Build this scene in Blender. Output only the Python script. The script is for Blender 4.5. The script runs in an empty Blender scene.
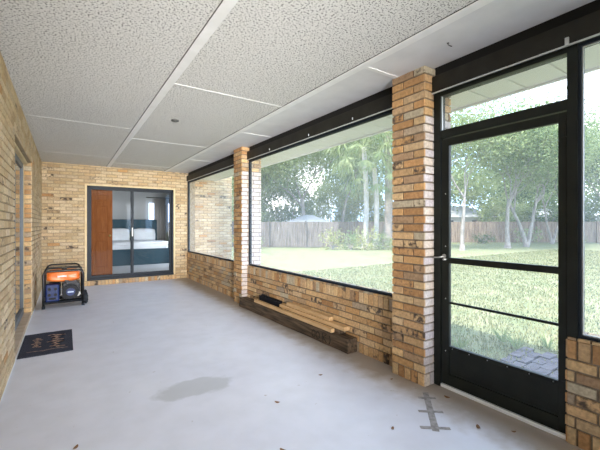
import bpy, bmesh, math, random
from mathutils import Vector, Matrix, noise
import numpy as np
random.seed(7); RNG = np.random.default_rng(7)
C = bpy.context.scene.collection
R = math.radians

# ------------------------------------------------------------ camera, sky, sun, exposure
cam = bpy.data.cameras.new('camera'); co = bpy.data.objects.new('camera', cam); C.objects.link(co)
cam.sensor_width = 36; cam.lens = 351.5 / 600 * 36; cam.clip_start = .05; cam.clip_end = 400
co.location = (0, 0, 1.31); co.rotation_euler = (R(90), 0, R(-33.72))
bpy.context.scene.camera = co
YAW = R(33.72)
def yard(lat, dep):                      # metres to the right of / away from the porch's viewpoint axis
    return (lat * math.cos(YAW) + dep * math.sin(YAW), -lat * math.sin(YAW) + dep * math.cos(YAW))

w = bpy.data.worlds.new('sky'); bpy.context.scene.world = w; w.use_nodes = True
nt = w.node_tree; nt.nodes.clear()
out = nt.nodes.new('ShaderNodeOutputWorld'); bg = nt.nodes.new('ShaderNodeBackground')
tc = nt.nodes.new('ShaderNodeTexCoord'); nz = nt.nodes.new('ShaderNodeTexNoise'); cr = nt.nodes.new('ShaderNodeValToRGB')
nz.inputs['Scale'].default_value = 3.5; nz.inputs['Detail'].default_value = 5
cr.color_ramp.elements[0].position = .45; cr.color_ramp.elements[0].color = (.46, .68, 1, 1)
cr.color_ramp.elements[1].position = .64; cr.color_ramp.elements[1].color = (1, 1, 1, 1)
nt.links.new(tc.outputs['Generated'], nz.inputs['Vector']); nt.links.new(nz.outputs['Fac'], cr.inputs['Fac'])
nt.links.new(cr.outputs['Color'], bg.inputs['Color']); nt.links.new(bg.outputs[0], out.inputs[0])
bg.inputs['Strength'].default_value = 2.0

sun = bpy.data.lights.new('sun', 'SUN'); so = bpy.data.objects.new('sun', sun); C.objects.link(so)
sun.energy = 3.8; sun.angle = R(1.5); sun.color = (1, .93, .80)
so.rotation_euler = Vector((.46, .18, -1.0)).to_track_quat('-Z', 'Y').to_euler()
# unseen fill lamps added behind the viewpoint and inside the bedroom, to lift the interior
fill_lamp = bpy.data.lights.new('rear_fill', 'AREA'); fill_lamp_o = bpy.data.objects.new('rear_fill', fill_lamp); C.objects.link(fill_lamp_o)
fill_lamp.shape = 'RECTANGLE'; fill_lamp.size = 1.1; fill_lamp.size_y = 1.9; fill_lamp.energy = 5; fill_lamp.color = (1, .98, .95)
fill_lamp_o.location = (.18, -2.85, 1.45); fill_lamp_o.rotation_euler = (R(100), 0, 0)
fill_lamp2 = bpy.data.lights.new('rear_fill_narrow', 'AREA'); fill_lamp2_o = bpy.data.objects.new('rear_fill_narrow', fill_lamp2); C.objects.link(fill_lamp2_o)
fill_lamp2.shape = 'RECTANGLE'; fill_lamp2.size = 1.0; fill_lamp2.size_y = 1.7; fill_lamp2.energy = 36; fill_lamp2.color = (1, .97, .92); fill_lamp2.spread = R(44)
fill_lamp2_o.location = (.15, -2.80, 1.4); fill_lamp2_o.rotation_euler = (R(92), 0, R(-9))
bed_l = bpy.data.lights.new('bedroom_fill', 'AREA'); bed_o = bpy.data.objects.new('bedroom_fill', bed_l); C.objects.link(bed_o)
bed_l.shape = 'RECTANGLE'; bed_l.size = 1.8; bed_l.size_y = 1.4; bed_l.energy = 16; bed_l.color = (.95, .98, 1)
bed_o.location = (3.46, 10.9, 1.4); bed_o.rotation_euler = (0, R(90), 0)

vs = bpy.context.scene.view_settings
bpy.context.scene.display_settings.display_device = 'sRGB'
vs.view_transform = 'Standard'; vs.look = 'None'; vs.gamma = 1; vs.use_curve_mapping = False
vs.exposure = 1.38

# ------------------------------------------------------------ materials
def mat(name, col, rough=.7, metal=0, noise_scale=None, col2=None, ramp=(.35, .65), bump=0, bump_scale=60, spec=.5, coord='Object', detail=4, stretch=None, trans=0):
    m = bpy.data.materials.new(name); m.use_nodes = True; n = m.node_tree; b = n.nodes['Principled BSDF']
    b.inputs['Base Color'].default_value = (*col, 1); b.inputs['Roughness'].default_value = rough
    b.inputs['Metallic'].default_value = metal; b.inputs['Specular IOR Level'].default_value = spec
    t = n.nodes.new('ShaderNodeTexCoord'); vec = t.outputs[coord]
    if stretch:
        mp = n.nodes.new('ShaderNodeMapping'); mp.inputs['Scale'].default_value = stretch
        n.links.new(vec, mp.inputs['Vector']); vec = mp.outputs['Vector']
    if noise_scale:
        z = n.nodes.new('ShaderNodeTexNoise'); z.inputs['Scale'].default_value = noise_scale; z.inputs['Detail'].default_value = detail
        r = n.nodes.new('ShaderNodeValToRGB'); r.color_ramp.elements[0].position, r.color_ramp.elements[1].position = ramp
        r.color_ramp.elements[0].color = (*col, 1); r.color_ramp.elements[1].color = (*(col2 or col), 1)
        n.links.new(vec, z.inputs['Vector']); n.links.new(z.outputs['Fac'], r.inputs['Fac']); n.links.new(r.outputs['Color'], b.inputs['Base Color'])
    if bump:
        z = n.nodes.new('ShaderNodeTexNoise'); z.inputs['Scale'].default_value = bump_scale; z.inputs['Detail'].default_value = 3
        bp = n.nodes.new('ShaderNodeBump'); bp.inputs['Strength'].default_value = bump; bp.inputs['Distance'].default_value = .01
        n.links.new(vec, z.inputs['Vector']); n.links.new(z.outputs['Fac'], bp.inputs['Height']); n.links.new(bp.outputs['Normal'], b.inputs['Normal'])
    return m

def brick_material():
    m = bpy.data.materials.new('fired_brick'); m.use_nodes = True; n = m.node_tree; b = n.nodes['Principled BSDF']; L = n.links.new
    b.inputs['Roughness'].default_value = .85; b.inputs['Specular IOR Level'].default_value = .25
    a = n.nodes.new('ShaderNodeAttribute'); a.attribute_name = 'brick'
    t = n.nodes.new('ShaderNodeTexCoord')
    z = n.nodes.new('ShaderNodeTexNoise'); z.inputs['Scale'].default_value = 22; z.inputs['Detail'].default_value = 5
    L(t.outputs['Object'], z.inputs['Vector'])
    # black kiln marks on the bricks whose alpha is high
    ad = n.nodes.new('ShaderNodeMath'); ad.operation = 'ADD'; L(z.outputs['Fac'], ad.inputs[0]); L(a.outputs['Alpha'], ad.inputs[1])
    mr = n.nodes.new('ShaderNodeMapRange'); mr.inputs['From Min'].default_value = .98; mr.inputs['From Max'].default_value = 1.15
    L(ad.outputs[0], mr.inputs['Value'])
    z2 = n.nodes.new('ShaderNodeTexNoise'); z2.inputs['Scale'].default_value = 45; z2.inputs['Detail'].default_value = 4
    L(t.outputs['Object'], z2.inputs['Vector'])
    mr2 = n.nodes.new('ShaderNodeMapRange'); mr2.inputs['From Min'].default_value = .3; mr2.inputs['From Max'].default_value = .7
    mr2.inputs['To Min'].default_value = .78; mr2.inputs['To Max'].default_value = 1.18
    L(z2.outputs['Fac'], mr2.inputs['Value'])
    mu = n.nodes.new('ShaderNodeVectorMath'); mu.operation = 'SCALE'; L(a.outputs['Color'], mu.inputs[0]); L(mr2.outputs[0], mu.inputs['Scale'])
    mx = n.nodes.new('ShaderNodeMix'); mx.data_type = 'RGBA'; mx.inputs['B'].default_value = (.10, .075, .06, 1)
    L(mr.outputs[0], mx.inputs['Factor']); L(mu.outputs[0], mx.inputs['A']); L(mx.outputs['Result'], b.inputs['Base Color'])
    bp = n.nodes.new('ShaderNodeBump'); bp.inputs['Strength'].default_value = .5; bp.inputs['Distance'].default_value = .006
    L(z2.outputs['Fac'], bp.inputs['Height']); L(bp.outputs['Normal'], b.inputs['Normal'])
    return m

def screen_material(name, veil):
    m = bpy.data.materials.new(name); m.use_nodes = True; n = m.node_tree; n.nodes.clear(); L = n.links.new
    o = n.nodes.new('ShaderNodeOutputMaterial'); mx = n.nodes.new('ShaderNodeMixShader'); tr = n.nodes.new('ShaderNodeBsdfTransparent')
    m2 = n.nodes.new('ShaderNodeMixShader'); df = n.nodes.new('ShaderNodeBsdfDiffuse'); tl = n.nodes.new('ShaderNodeBsdfTranslucent')
    df.inputs['Color'].default_value = (.8, .82, .85, 1); tl.inputs['Color'].default_value = (.85, .9, .95, 1)
    m2.inputs[0].default_value = .8; L(df.outputs[0], m2.inputs[1]); L(tl.outputs[0], m2.inputs[2])
    mx.inputs[0].default_value = veil; L(tr.outputs[0], mx.inputs[1]); L(m2.outputs[0], mx.inputs[2]); L(mx.outputs[0], o.inputs[0])
    return m

def glass_material(name, tint, refl):
    m = bpy.data.materials.new(name); m.use_nodes = True; n = m.node_tree; n.nodes.clear(); L = n.links.new
    o = n.nodes.new('ShaderNodeOutputMaterial'); mx = n.nodes.new('ShaderNodeMixShader'); tr = n.nodes.new('ShaderNodeBsdfTransparent'); g = n.nodes.new('ShaderNodeBsdfGlossy')
    tr.inputs['Color'].default_value = (*tint, 1); g.inputs['Roughness'].default_value = .02; g.inputs['Color'].default_value = (.9, .95, 1, 1)
    lw = n.nodes.new('ShaderNodeFresnel'); lw.inputs['IOR'].default_value = 1.5
    ad = n.nodes.new('ShaderNodeMath'); ad.operation = 'ADD'; ad.use_clamp = True; ad.inputs[1].default_value = refl; L(lw.outputs[0], ad.inputs[0])
    L(ad.outputs[0], mx.inputs[0]); L(tr.outputs[0], mx.inputs[1]); L(g.outputs[0], mx.inputs[2]); L(mx.outputs[0], o.inputs[0])
    return m

def leaf_material(name, c1, c2):
    m = bpy.data.materials.new(name); m.use_nodes = True; n = m.node_tree; n.nodes.clear(); L = n.links.new
    o = n.nodes.new('ShaderNodeOutputMaterial'); mx = n.nodes.new('ShaderNodeMixShader'); df = n.nodes.new('ShaderNodeBsdfDiffuse'); tl = n.nodes.new('ShaderNodeBsdfTranslucent')
    t = n.nodes.new('ShaderNodeTexCoord'); z = n.nodes.new('ShaderNodeTexNoise'); z.inputs['Scale'].default_value = 1.3; z.inputs['Detail'].default_value = 6
    r = n.nodes.new('ShaderNodeValToRGB'); r.color_ramp.elements[0].position = .38; r.color_ramp.elements[1].position = .64
    r.color_ramp.elements[0].color = (*c1, 1); r.color_ramp.elements[1].color = (*c2, 1)
    L(t.outputs['Object'], z.inputs['Vector']); L(z.outputs['Fac'], r.inputs['Fac'])
    L(r.outputs[0], df.inputs['Color']); L(r.outputs[0], tl.inputs['Color']); mx.inputs[0].default_value = .4
    L(df.outputs[0], mx.inputs[1]); L(tl.outputs[0], mx.inputs[2]); L(mx.outputs[0], o.inputs[0])
    return m

def ceiling_material():
    m = mat('textured_ceiling_panel', (.74, .74, .73), .95, spec=.1); n = m.node_tree; b = n.nodes['Principled BSDF']; L = n.links.new
    t = n.nodes.new('ShaderNodeTexCoord')
    v = n.nodes.new('ShaderNodeTexNoise'); v.inputs['Scale'].default_value = 80; v.inputs['Detail'].default_value = 3; v.inputs['Roughness'].default_value = .65
    L(t.outputs['Object'], v.inputs['Vector'])
    r = n.nodes.new('ShaderNodeValToRGB'); e = r.color_ramp.elements
    e[0].position = .385; e[0].color = (.08, .08, .08, 1); e[1].position = .462; e[1].color = (.72, .71, .69, 1)
    L(v.outputs['Fac'], r.inputs['Fac']); L(r.outputs[0], b.inputs['Base Color'])
    bp = n.nodes.new('ShaderNodeBump'); bp.inputs['Strength'].default_value = .7; bp.inputs['Distance'].default_value = .008
    L(v.outputs['Fac'], bp.inputs['Height']); L(bp.outputs['Normal'], b.inputs['Normal'])
    return m

def floor_material():
    m = mat('smooth_painted_concrete', (.6, .61, .63), .42, spec=.35); n = m.node_tree; b = n.nodes['Principled BSDF']; L = n.links.new
    t = n.nodes.new('ShaderNodeTexCoord')
    def tex(scale, detail, p0, p1, c0, c1, dist=0):
        z = n.nodes.new('ShaderNodeTexNoise'); z.inputs['Scale'].default_value = scale; z.inputs['Detail'].default_value = detail; z.inputs['Distortion'].default_value = dist
        r = n.nodes.new('ShaderNodeValToRGB'); r.color_ramp.elements[0].position = p0; r.color_ramp.elements[1].position = p1
        r.color_ramp.elements[0].color = (*c0, 1); r.color_ramp.elements[1].color = (*c1, 1)
        L(t.outputs['Object'], z.inputs['Vector']); L(z.outputs['Fac'], r.inputs['Fac']); return r.outputs[0], z
    base, z1 = tex(.9, 6, .3, .7, (.60, .60, .67), (.67, .67, .73), .6)
    wear, _ = tex(5, 6, .3, .62, (.94, .94, .93), (1.02, 1.02, 1.02))
    mu = n.nodes.new('ShaderNodeMix'); mu.data_type = 'RGBA'; mu.blend_type = 'MULTIPLY'; mu.inputs['Factor'].default_value = 1
    L(base, mu.inputs['A']); L(wear, mu.inputs['B']); col = mu.outputs['Result']
    sx = n.nodes.new('ShaderNodeSeparateXYZ'); L(t.outputs['Object'], sx.inputs[0])
    nz = n.nodes.new('ShaderNodeTexNoise'); nz.inputs['Scale'].default_value = 7; nz.inputs['Detail'].default_value = 5; L(t.outputs['Object'], nz.inputs['Vector'])
    def M(op, a, bb):
        q = n.nodes.new('ShaderNodeMath'); q.operation = op
        for i, s in enumerate((a, bb)):
            if hasattr(s, 'links'): L(s, q.inputs[i])
            else: q.inputs[i].default_value = s
        return q.outputs[0]
    def patch(fac, c, col):
        x = n.nodes.new('ShaderNodeMix'); x.data_type = 'RGBA'; x.inputs['B'].default_value = (*c, 1)
        L(fac, x.inputs['Factor']); L(col, x.inputs['A']); return x.outputs['Result']
    # grey repair stain
    dx = M('DIVIDE', M('SUBTRACT', sx.outputs[0], .87), .31); dy = M('DIVIDE', M('SUBTRACT', sx.outputs[1], 2.83), .16)
    d = M('ADD', M('ADD', M('POWER', M('ABSOLUTE', dx, 0), 2.), M('POWER', M('ABSOLUTE', dy, 0), 2.)), M('MULTIPLY', M('SUBTRACT', nz.outputs['Fac'], .5), 1.9))
    mr = n.nodes.new('ShaderNodeMapRange'); mr.inputs['From Min'].default_value = 1.15; mr.inputs['From Max'].default_value = .7; mr.inputs['To Max'].default_value = .6
    L(d, mr.inputs['Value']); col = patch(mr.outputs[0], (.38, .385, .39), col)
    # brown dust swept along the screened wall
    e = M('ADD', sx.outputs[0], M('MULTIPLY', M('SUBTRACT', nz.outputs['Fac'], .5), .35))
    mr = n.nodes.new('ShaderNodeMapRange'); mr.inputs['From Min'].default_value = 2.10; mr.inputs['From Max'].default_value = 2.33; mr.inputs['To Max'].default_value = .8
    L(e, mr.inputs['Value']); col = patch(mr.outputs[0], (.33, .26, .19), col)
    # small dark specks
    vv = n.nodes.new('ShaderNodeTexNoise'); vv.inputs['Scale'].default_value = 16; vv.inputs['Detail'].default_value = 8; L(t.outputs['Object'], vv.inputs['Vector'])
    mr = n.nodes.new('ShaderNodeMapRange'); mr.inputs['From Min'].default_value = .70; mr.inputs['From Max'].default_value = .76; mr.inputs['To Max'].default_value = .7
    L(vv.outputs['Fac'], mr.inputs['Value']); col = patch(mr.outputs[0], (.3, .24, .18), col)
    L(col, b.inputs['Base Color'])
    bp = n.nodes.new('ShaderNodeBump'); bp.inputs['Strength'].default_value = .15; bp.inputs['Distance'].default_value = .01
    L(nz.outputs['Fac'], bp.inputs['Height']); L(bp.outputs['Normal'], b.inputs['Normal'])
    return m

def timber_material(name, c1, c2, rough=.8, axis=1):
    s = [14, 14, 14]; s[axis] = 1.2
    return mat(name, c1, rough, noise_scale=3.0, col2=c2, ramp=(.32, .68), bump=.5, bump_scale=4, stretch=tuple(s), detail=7)

BRICK = brick_material()
MORTAR = mat('raked_mortar', (.15, .115, .085), .95, noise_scale=14, col2=(.26, .21, .16), bump=.3, spec=.1)
PALEM = mat('pale_mortar', (.26, .20, .13), .95, noise_scale=14, col2=(.36, .29, .20), bump=.3, spec=.1)
CEIL = ceiling_material()
FLOOR = floor_material()
WHITE = mat('white_painted_batten', (.84, .84, .84), .6, noise_scale=9, col2=(.78, .78, .77))
SMOOTH = mat('smooth_white_ceiling_board', (.68, .68, .69), .85, noise_scale=5, col2=(.74, .74, .75))
BLACKM = mat('black_painted_metal', (.005, .007, .006), .45, noise_scale=8, col2=(.010, .013, .010), spec=.3)
BEAM = mat('dark_brown_beam_paint', (.012, .011, .008), .55, noise_scale=6, col2=(.028, .026, .020), ramp=(.3, .8), spec=.3)
SHADOWBLK = mat('shadow_and_gap_black', (.008, .008, .008), .9)  # shade of the beam recess put into the colour; also ceiling gap lines
BRONZE = mat('dark_bronze_aluminium', (.010, .015, .024), .5, noise_scale=5, col2=(.016, .022, .032), spec=.25)
ALU = mat('bare_aluminium_lip', (.62, .64, .64), .4, metal=.3)
SCREEN = screen_material('window_screen_mesh', .17)
SCREEN_D = screen_material('door_screen_mesh', .11)
GLASS = glass_material('sliding_door_glass', (.84, .88, .92), .0)
DGLASS = glass_material('side_door_glass', (.35, .40, .45), .18)
TAN = mat('tan_painted_trim', (.62, .47, .26), .6, noise_scale=8, col2=(.70, .56, .34))
WOODDOOR = timber_material('varnished_door_wood', (.24, .070, .020), (.36, .125, .038), .8, axis=2)
WOODDOOR.node_tree.nodes['Principled BSDF'].inputs['Specular IOR Level'].default_value = .12
OLD = timber_material('weathered_dark_timber', (0.021, 0.014, 0.009), (0.133, 0.087, 0.052))
PINE = timber_material('pale_sawn_pine', (.48, .30, .14), (.70, .47, .25), .6)
STONE = mat('tan_sill_stone', (.46, .33, .22), .7, noise_scale=9, col2=(.56, .42, .30))
PLASTER = mat('grey_bedroom_plaster', (.52, .53, .54), .9)
SIDING = mat('pale_house_siding', (.55, .54, .52), .8)
ROOFM = mat('grey_roof_shingle', (.36, .38, .42), .9, noise_scale=20, col2=(.5, .52, .56))

SOFF = mat('white_soffit_board', (.92, .92, .91), .6)
# ------------------------------------------------------------ mesh helpers
def link(name, bm, mats, parent=None, smooth=False):
    me = bpy.data.meshes.new(name); bm.normal_update(); bm.to_mesh(me); bm.free()
    for m in (mats if isinstance(mats, (list, tuple)) else [mats]): me.materials.append(m)
    if smooth:
        for p in me.polygons: p.use_smooth = True
    o = bpy.data.objects.new(name, me); C.objects.link(o)
    if parent: o.parent = parent
    return o
def box(bm, x0, x1, y0, y1, z0, z1, mi=0, bev=0):
    b2 = bmesh.new(); bmesh.ops.create_cube(b2, size=1)
    for v in b2.verts: v.co = Vector((x0 + (v.co.x + .5) * (x1 - x0), y0 + (v.co.y + .5) * (y1 - y0), z0 + (v.co.z + .5) * (z1 - z0)))
    if bev: bmesh.ops.bevel(b2, geom=b2.edges[:], offset=bev, segments=2, affect='EDGES', profile=.6)
    merge(bm, b2, mi)
def merge(bm, b2, mi=0, M=None):
    if M is not None: bmesh.ops.transform(b2, matrix=M, verts=b2.verts)
    mp = {v: bm.verts.new(v.co) for v in b2.verts}
    for f in b2.faces:
        try: g = bm.faces.new([mp[v] for v in f.verts]); g.material_index = mi; g.smooth = f.smooth
        except ValueError: pass
    b2.free()
def tube(bm, pts, rad, seg=8, cap=True, mi=0):
    pts = [Vector(p) for p in pts]; rs = rad if isinstance(rad, (list, tuple)) else [rad] * len(pts)
    rings = []; ref = None
    for i, p in enumerate(pts):
        d = (pts[min(i + 1, len(pts) - 1)] - pts[max(i - 1, 0)]).normalized()
        if ref is None: ref = Vector((0, 0, 1)) if abs(d.z) < .9 else Vector((1, 0, 0))
        a = d.cross(ref).normalized(); b = d.cross(a).normalized(); ref = a.cross(d)
        rings.append([bm.verts.new(p + (a * math.cos(t) + b * math.sin(t)) * rs[i]) for t in [2 * math.pi * k / seg for k in range(seg)]])
    for r0, r1 in zip(rings, rings[1:]):
        for k in range(seg):
            f = bm.faces.new((r0[k], r0[(k + 1) % seg], r1[(k + 1) % seg], r1[k])); f.smooth = True; f.material_index = mi
    if cap:
        for r in (rings[0], rings[-1]):
            f = bm.faces.new(r); f.material_index = mi
def disc(bm, c, axis, r, depth, seg=24, mi=0, bev=0):
    b2 = bmesh.new(); bmesh.ops.create_cone(b2, cap_ends=True, segments=seg, radius1=r, radius2=r, depth=depth)
    if bev: bmesh.ops.bevel(b2, geom=[e for e in b2.edges if e.is_boundary is False and len([f for f in e.link_faces if len(f.verts) > 4]) == 1], offset=bev, segments=2, affect='EDGES')
    M = Matrix.Translation(c) @ Vector((0, 0, 1)).rotation_difference(Vector(axis)).to_matrix().to_4x4()
    merge(bm, b2, mi, M)
def empty(name, loc=(0, 0, 0), rz=0):
    o = bpy.data.objects.new(name, None); C.objects.link(o); o.location = loc; o.rotation_euler = (0, 0, rz); o.empty_display_size = .1
    return o
def thing(o, label, cat, group=None, kind=None):
    o['label'] = label; o['category'] = cat
    if group: o['group'] = group
    if kind: o['kind'] = kind
    return o
def struct(o): o['kind'] = 'structure'; return o
def copy_tree(o, parent=None):
    c = o.copy(); C.objects.link(c); c.parent = parent
    for ch in o.children: copy_tree(ch, c)
    return c

# ------------------------------------------------------------ bricks
PAL = [(.40, .31, .22), (.47, .40, .29), (.38, .25, .15), (0.567, 0.375, 0.200), (0.605, 0.410, 0.215), (0.532, 0.346, 0.180), (0.592, 0.416, 0.230), (0.544, 0.341, 0.170), (0.483, 0.306, 0.159), (0.508, 0.346, 0.200), (0.556, 0.392, 0.230)]
REDS = [(0.495, 0.281, 0.128), (0.429, 0.238, 0.109), (0.528, 0.313, 0.142)]
CREAM = [(0.592, 0.457, 0.290), (0.560, 0.428, 0.264), (0.528, 0.391, 0.231), (0.608, 0.479, 0.316), (0.544, 0.398, 0.244), (0.496, 0.353, 0.204), (0.576, 0.449, 0.303)]
PALE = [(0.558, 0.495, 0.477), (0.594, 0.540, 0.522), (0.504, 0.450, 0.450), (0.612, 0.522, 0.450), (0.540, 0.486, 0.504)]     # pale lilac-grey, near side of the pillars below the top courses
def brick_tint(red=.12, dark=.10):
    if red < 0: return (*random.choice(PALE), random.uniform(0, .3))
    c = random.choice(REDS) if random.random() < red else random.choice(CREAM if red < .1 else PAL)
    k = random.uniform(.86, 1.1)
    return (c[0] * k, c[1] * k, c[2] * k, random.uniform(.40, .60) if random.random() < dark else random.uniform(0, .3))
class Wall:
    """bricks (slot 0) standing proud of a mortar core (slot 1)"""
    def __init__(s, mortar=None): s.mortar = mortar; s.bm = bmesh.new(); s.col = s.bm.faces.layers.int.new('ci'); s.tints = []
    def core(s, *a): box(s.bm, *a, mi=1)
    def brick(s, O, U, N, u0, u1, z0, z1, tint, d=.010):
        if u1 - u0 < .006 or z1 - z0 < .006: return
        i = min(.0025, (u1 - u0) * .2); O, U, N = Vector(O), Vector(U), Vector(N); Z = Vector((0, 0, 1))
        def P(u, z, n): return s.bm.verts.new(O + U * u + Z * z + N * n)
        a = [P(u0, z0, -.001), P(u1, z0, -.001), P(u1, z1, -.001), P(u0, z1, -.001)]
        b = [P(u0 + i, z0 + i, d), P(u1 - i, z0 + i, d), P(u1 - i, z1 - i, d), P(u0 + i, z1 - i, d)]
        fs = [s.bm.faces.new(b)] + [s.bm.faces.new((a[k], a[(k + 1) % 4], b[(k + 1) % 4], b[k])) for k in range(4)]
        s.tints.append(tint)
        for f in fs: f[s.col] = len(s.tints)
    def face(s, O, U, N, L, rows, holes=(), start=0, red=.12, dark=.10, lap=0, clusters=None, unit=.2133):
        for ri, (z0, z1, kind) in enumerate(rows):
            step = .0677 if kind == 'v' else unit
            off = 0 if kind == 'v' else (-(unit / 2) if (ri + start) % 2 else 0)
            u = off - (0 if kind == 'v' else 0)
            while u < L - .001:
                a, b = max(u, -lap if u <= 0 else u), min(u + step - .0105, L)
                if u + step >= L - .002: b = L + lap
                dk = dark
                if clusters:
                    for (cu0, cu1, cz0, cz1, pr) in clusters:
                        if cu0 < (a + b) / 2 < cu1 and cz0 < z0 < cz1: dk = pr
                t = brick_tint(red, dk)
                if b > a + .004:
                    segs = [(a, b, z0, z1)]
                    for (h0, h1, g0, g1) in holes:
                        ns = []
                        for (p, q, r0, r1) in segs:
                            if q <= h0 or p >= h1 or r1 <= g0 + .004 or r0 >= g1 - .004: ns.append((p, q, r0, r1)); continue
                            if p < h0: ns.append((p, h0, r0, r1))
                            if q > h1: ns.append((h1, q, r0, r1))
                            if r0 < g0 - .012 : ns.append((max(p, h0), min(q, h1), r0, g0))
                            if r1 > g1 + .012: ns.append((max(p, h0), min(q, h1), g1, r1))
                        segs = ns
                    for (p, q, r0, r1) in segs: s.brick(O, U, N, p, q, r0, r1, t)
                u += step
    def done(s, name):
        ids = [f[s.col] for f in s.bm.faces]
        o = link(name, s.bm, [BRICK, s.mortar or MORTAR]); me = o.data
        at = me.color_attributes.new('brick', 'FLOAT_COLOR', 'CORNER')
        buf = []
        for p, i in zip(me.polygons, ids):
            buf.extend((s.tints[i - 1] if i else (.5, .5, .5, 0)) * len(p.vertices))
        at.data.foreach_set('color', buf)
        return struct(o)
def rows_to(z0, z1, base=None):
    r = []; z = z0
    if base: r.append((z, z + base - .0105, 'v')); z += base
    while z < z1 - .01: r.append((z, min(z + .0572, z1), 'h')); z += .0677
    return r

XL, XR, XP, D, H = -.41, 2.52, 2.42, 8.85, 2.60
# ------------------------------------------------------------ structure
bm = bmesh.new(); box(bm, -6, 2.80, -3.2, D + .02, -.25, 0); struct(link('floor', bm, FLOOR))
# left wall with the opening of the side sliding door
LO0, LO1, LOZ = 4.30, 6.36, 2.20
W = Wall(PALEM)
W.core(XL - .11, XL, -2.9, LO0, 0, H); W.core(XL - .11, XL, LO1, D, 0, H); W.core(XL - .11, XL, LO0, LO1, LOZ, H)
W.face((XL, -2.9, 0), (0, 1, 0), (1, 0, 0), D + 2.9, rows_to(0, H), [(LO0 + 2.9, LO1 + 2.9, 0, LOZ)], red=.01, dark=.03)
W.face((XL, LO1, 0), (-1, 0, 0), (0, -1, 0), .105, rows_to(0.06, LOZ), start=1, red=.2, dark=.1)
W.face((XL - .105, LO0, 0), (1, 0, 0), (0, 1, 0), .105, rows_to(0.06, LOZ), start=1)
W.done('wall_left')
# far wall with the bedroom sliding door
FX0, FX1, FZ0, FZ1 = .345, 2.235, .15, 2.20
W = Wall(PALEM)
W.core(XL - .11, FX0, D, D + .2, 0, H); W.core(FX1, XR + .2, D, D + .2, 0, H); W.core(FX0, FX1, D, D + .2, FZ1, H); W.core(FX0, FX1, D - .045, D + .2, 0, FZ0 - .045)
W.face((XL, D, 0), (1, 0, 0), (0, -1, 0), XR - XL, rows_to(0, H), [(FX0 - XL, FX1 - XL, 0, FZ1)], red=.015, dark=.05,
       clusters=[(0, .72, 1.15, 1.95, .26), (.1, 1.1, 2.3, 2.50, .26)])
W.face((FX0 - .02, D - .045, 0), (1, 0, 0), (0, -1, 0), FX1 - FX0 + .04, [(0.0, FZ0 - .05, 'v')], red=.1)
W.done('wall_far')
# screened side: half wall, three bays
def half_wall(y0, y1, name, red=.10, end=False):
    W = Wall(); rows = rows_to(0, .505, .107); rows = [r for r in rows if r[0] < .5]
    rows.append((.107 + 6 * .0677, .107 + 6 * .0677 + .108, 'v'))
    top = rows[-1][1] + .004
    W.core(XR, XR + .20, y0, y1, 0, top)
    W.face((XR, y0, 0), (0, 1, 0), (-1, 0, 0), y1 - y0, rows, red=red, dark=.15)
    W.face((XR + .2, y0, 0), (0, 1, 0), (1, 0, 0), y1 - y0, rows, red=.05)
    if end: W.face((XR, y1, 0), (1, 0, 0), (0, 1, 0), .2, rows, red=.2, lap=.008)
    # bricks-on-edge cap
    y = y0 + .003
    while y < y1 - .03:
        b = min(y + .0572, y1 - .002)
        W.bm.verts.ensure_lookup_table(); v0 = len(W.bm.faces)
        box(W.bm, XR - .006, XR + .206, y, b, top - .002, top + .012)
        t = brick_tint(red, .1); W.tints.append(t); W.bm.faces.ensure_lookup_table()
        for k in range(v0, len(W.bm.faces)): W.bm.faces[k][W.col] = len(W.tints)
        y += .0677
    W.done(name); return top + .012
TOP = half_wall(2.14, 5.34, 'wall_right_middle')
half_wall(5.66, D, 'wall_right_far')
half_wall(-2.9, .868, 'wall_right_near', end=True)
def pillar(y0, y1, name):
    W = Wall(); x1 = 2.76
    W.core(XP, x1, y0, y1, 0, H)
    r = rows_to(0, H, .107)
    kw = dict(lap=.009, red=.40, dark=.22)
    W.face((XP, y0, 0), (0, 1, 0), (-1, 0, 0), y1 - y0, r, unit=.2133, **kw)
    W.face((XP, y0, 0), (1, 0, 0), (0, -1, 0), x1 - XP, [q for q in r if q[0] > 2.2], start=len([q for q in r if q[0] <= 2.2]) + 1, lap=.009, red=.2, dark=.05)
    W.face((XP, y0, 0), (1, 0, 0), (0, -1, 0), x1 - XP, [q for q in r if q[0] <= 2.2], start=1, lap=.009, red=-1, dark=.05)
    W.face((XP, y1, 0), (1, 0, 0), (0, 1, 0), x1 - XP, r, start=1, **kw)
    W.face((x1, y0, 0), (0, 1, 0), (1, 0, 0), y1 - y0, r, **kw)
    W.done(name)
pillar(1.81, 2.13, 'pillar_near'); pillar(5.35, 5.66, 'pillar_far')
# wing of the house beyond the far bay
W = Wall(PALEM)
W.core(XR + .2, 3.70, D, D + .2, -.15, 2.75); W.face((XR + .2, D, 0), (1, 0, 0), (0, -1, 0), 3.70 - XR - .2, rows_to(-.15, 2.75), lap=.006, red=.08)
W.core(3.50, 3.70, D + .2, 10.0, -.15, 2.75); W.core(3.50, 3.70, 11.8, 14.2, -.15, 2.75); W.core(3.50, 3.70, 10.0, 11.8, -.15, .6); W.core(3.50, 3.70, 10.0, 11.8, 2.1, 2.75)  # side opening added out of view to light the bedroom
W.face((3.70, D, 0), (0, 1, 0), (1, 0, 0), 5.3, rows_to(-.15, 2.75), [(1.15, 2.95, .6, 2.1)], lap=.006)
W.done('wall_wing')
# rear end of the porch, behind the viewpoint: wall, opening added for fill lamps
W = Wall(); W.core(.80, XR + .2, -3.1, -2.9, 0, H); W.core(XL - .11, .80, -3.1, -2.9, 0, .4); W.face((XL, -2.9, 0), (1, 0, 0), (0, 1, 0), XR - XL, rows_to(0, H), [(0, .80 - XL, .4, H)], red=.03, dark=.03); W.done('wall_rear')

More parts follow.
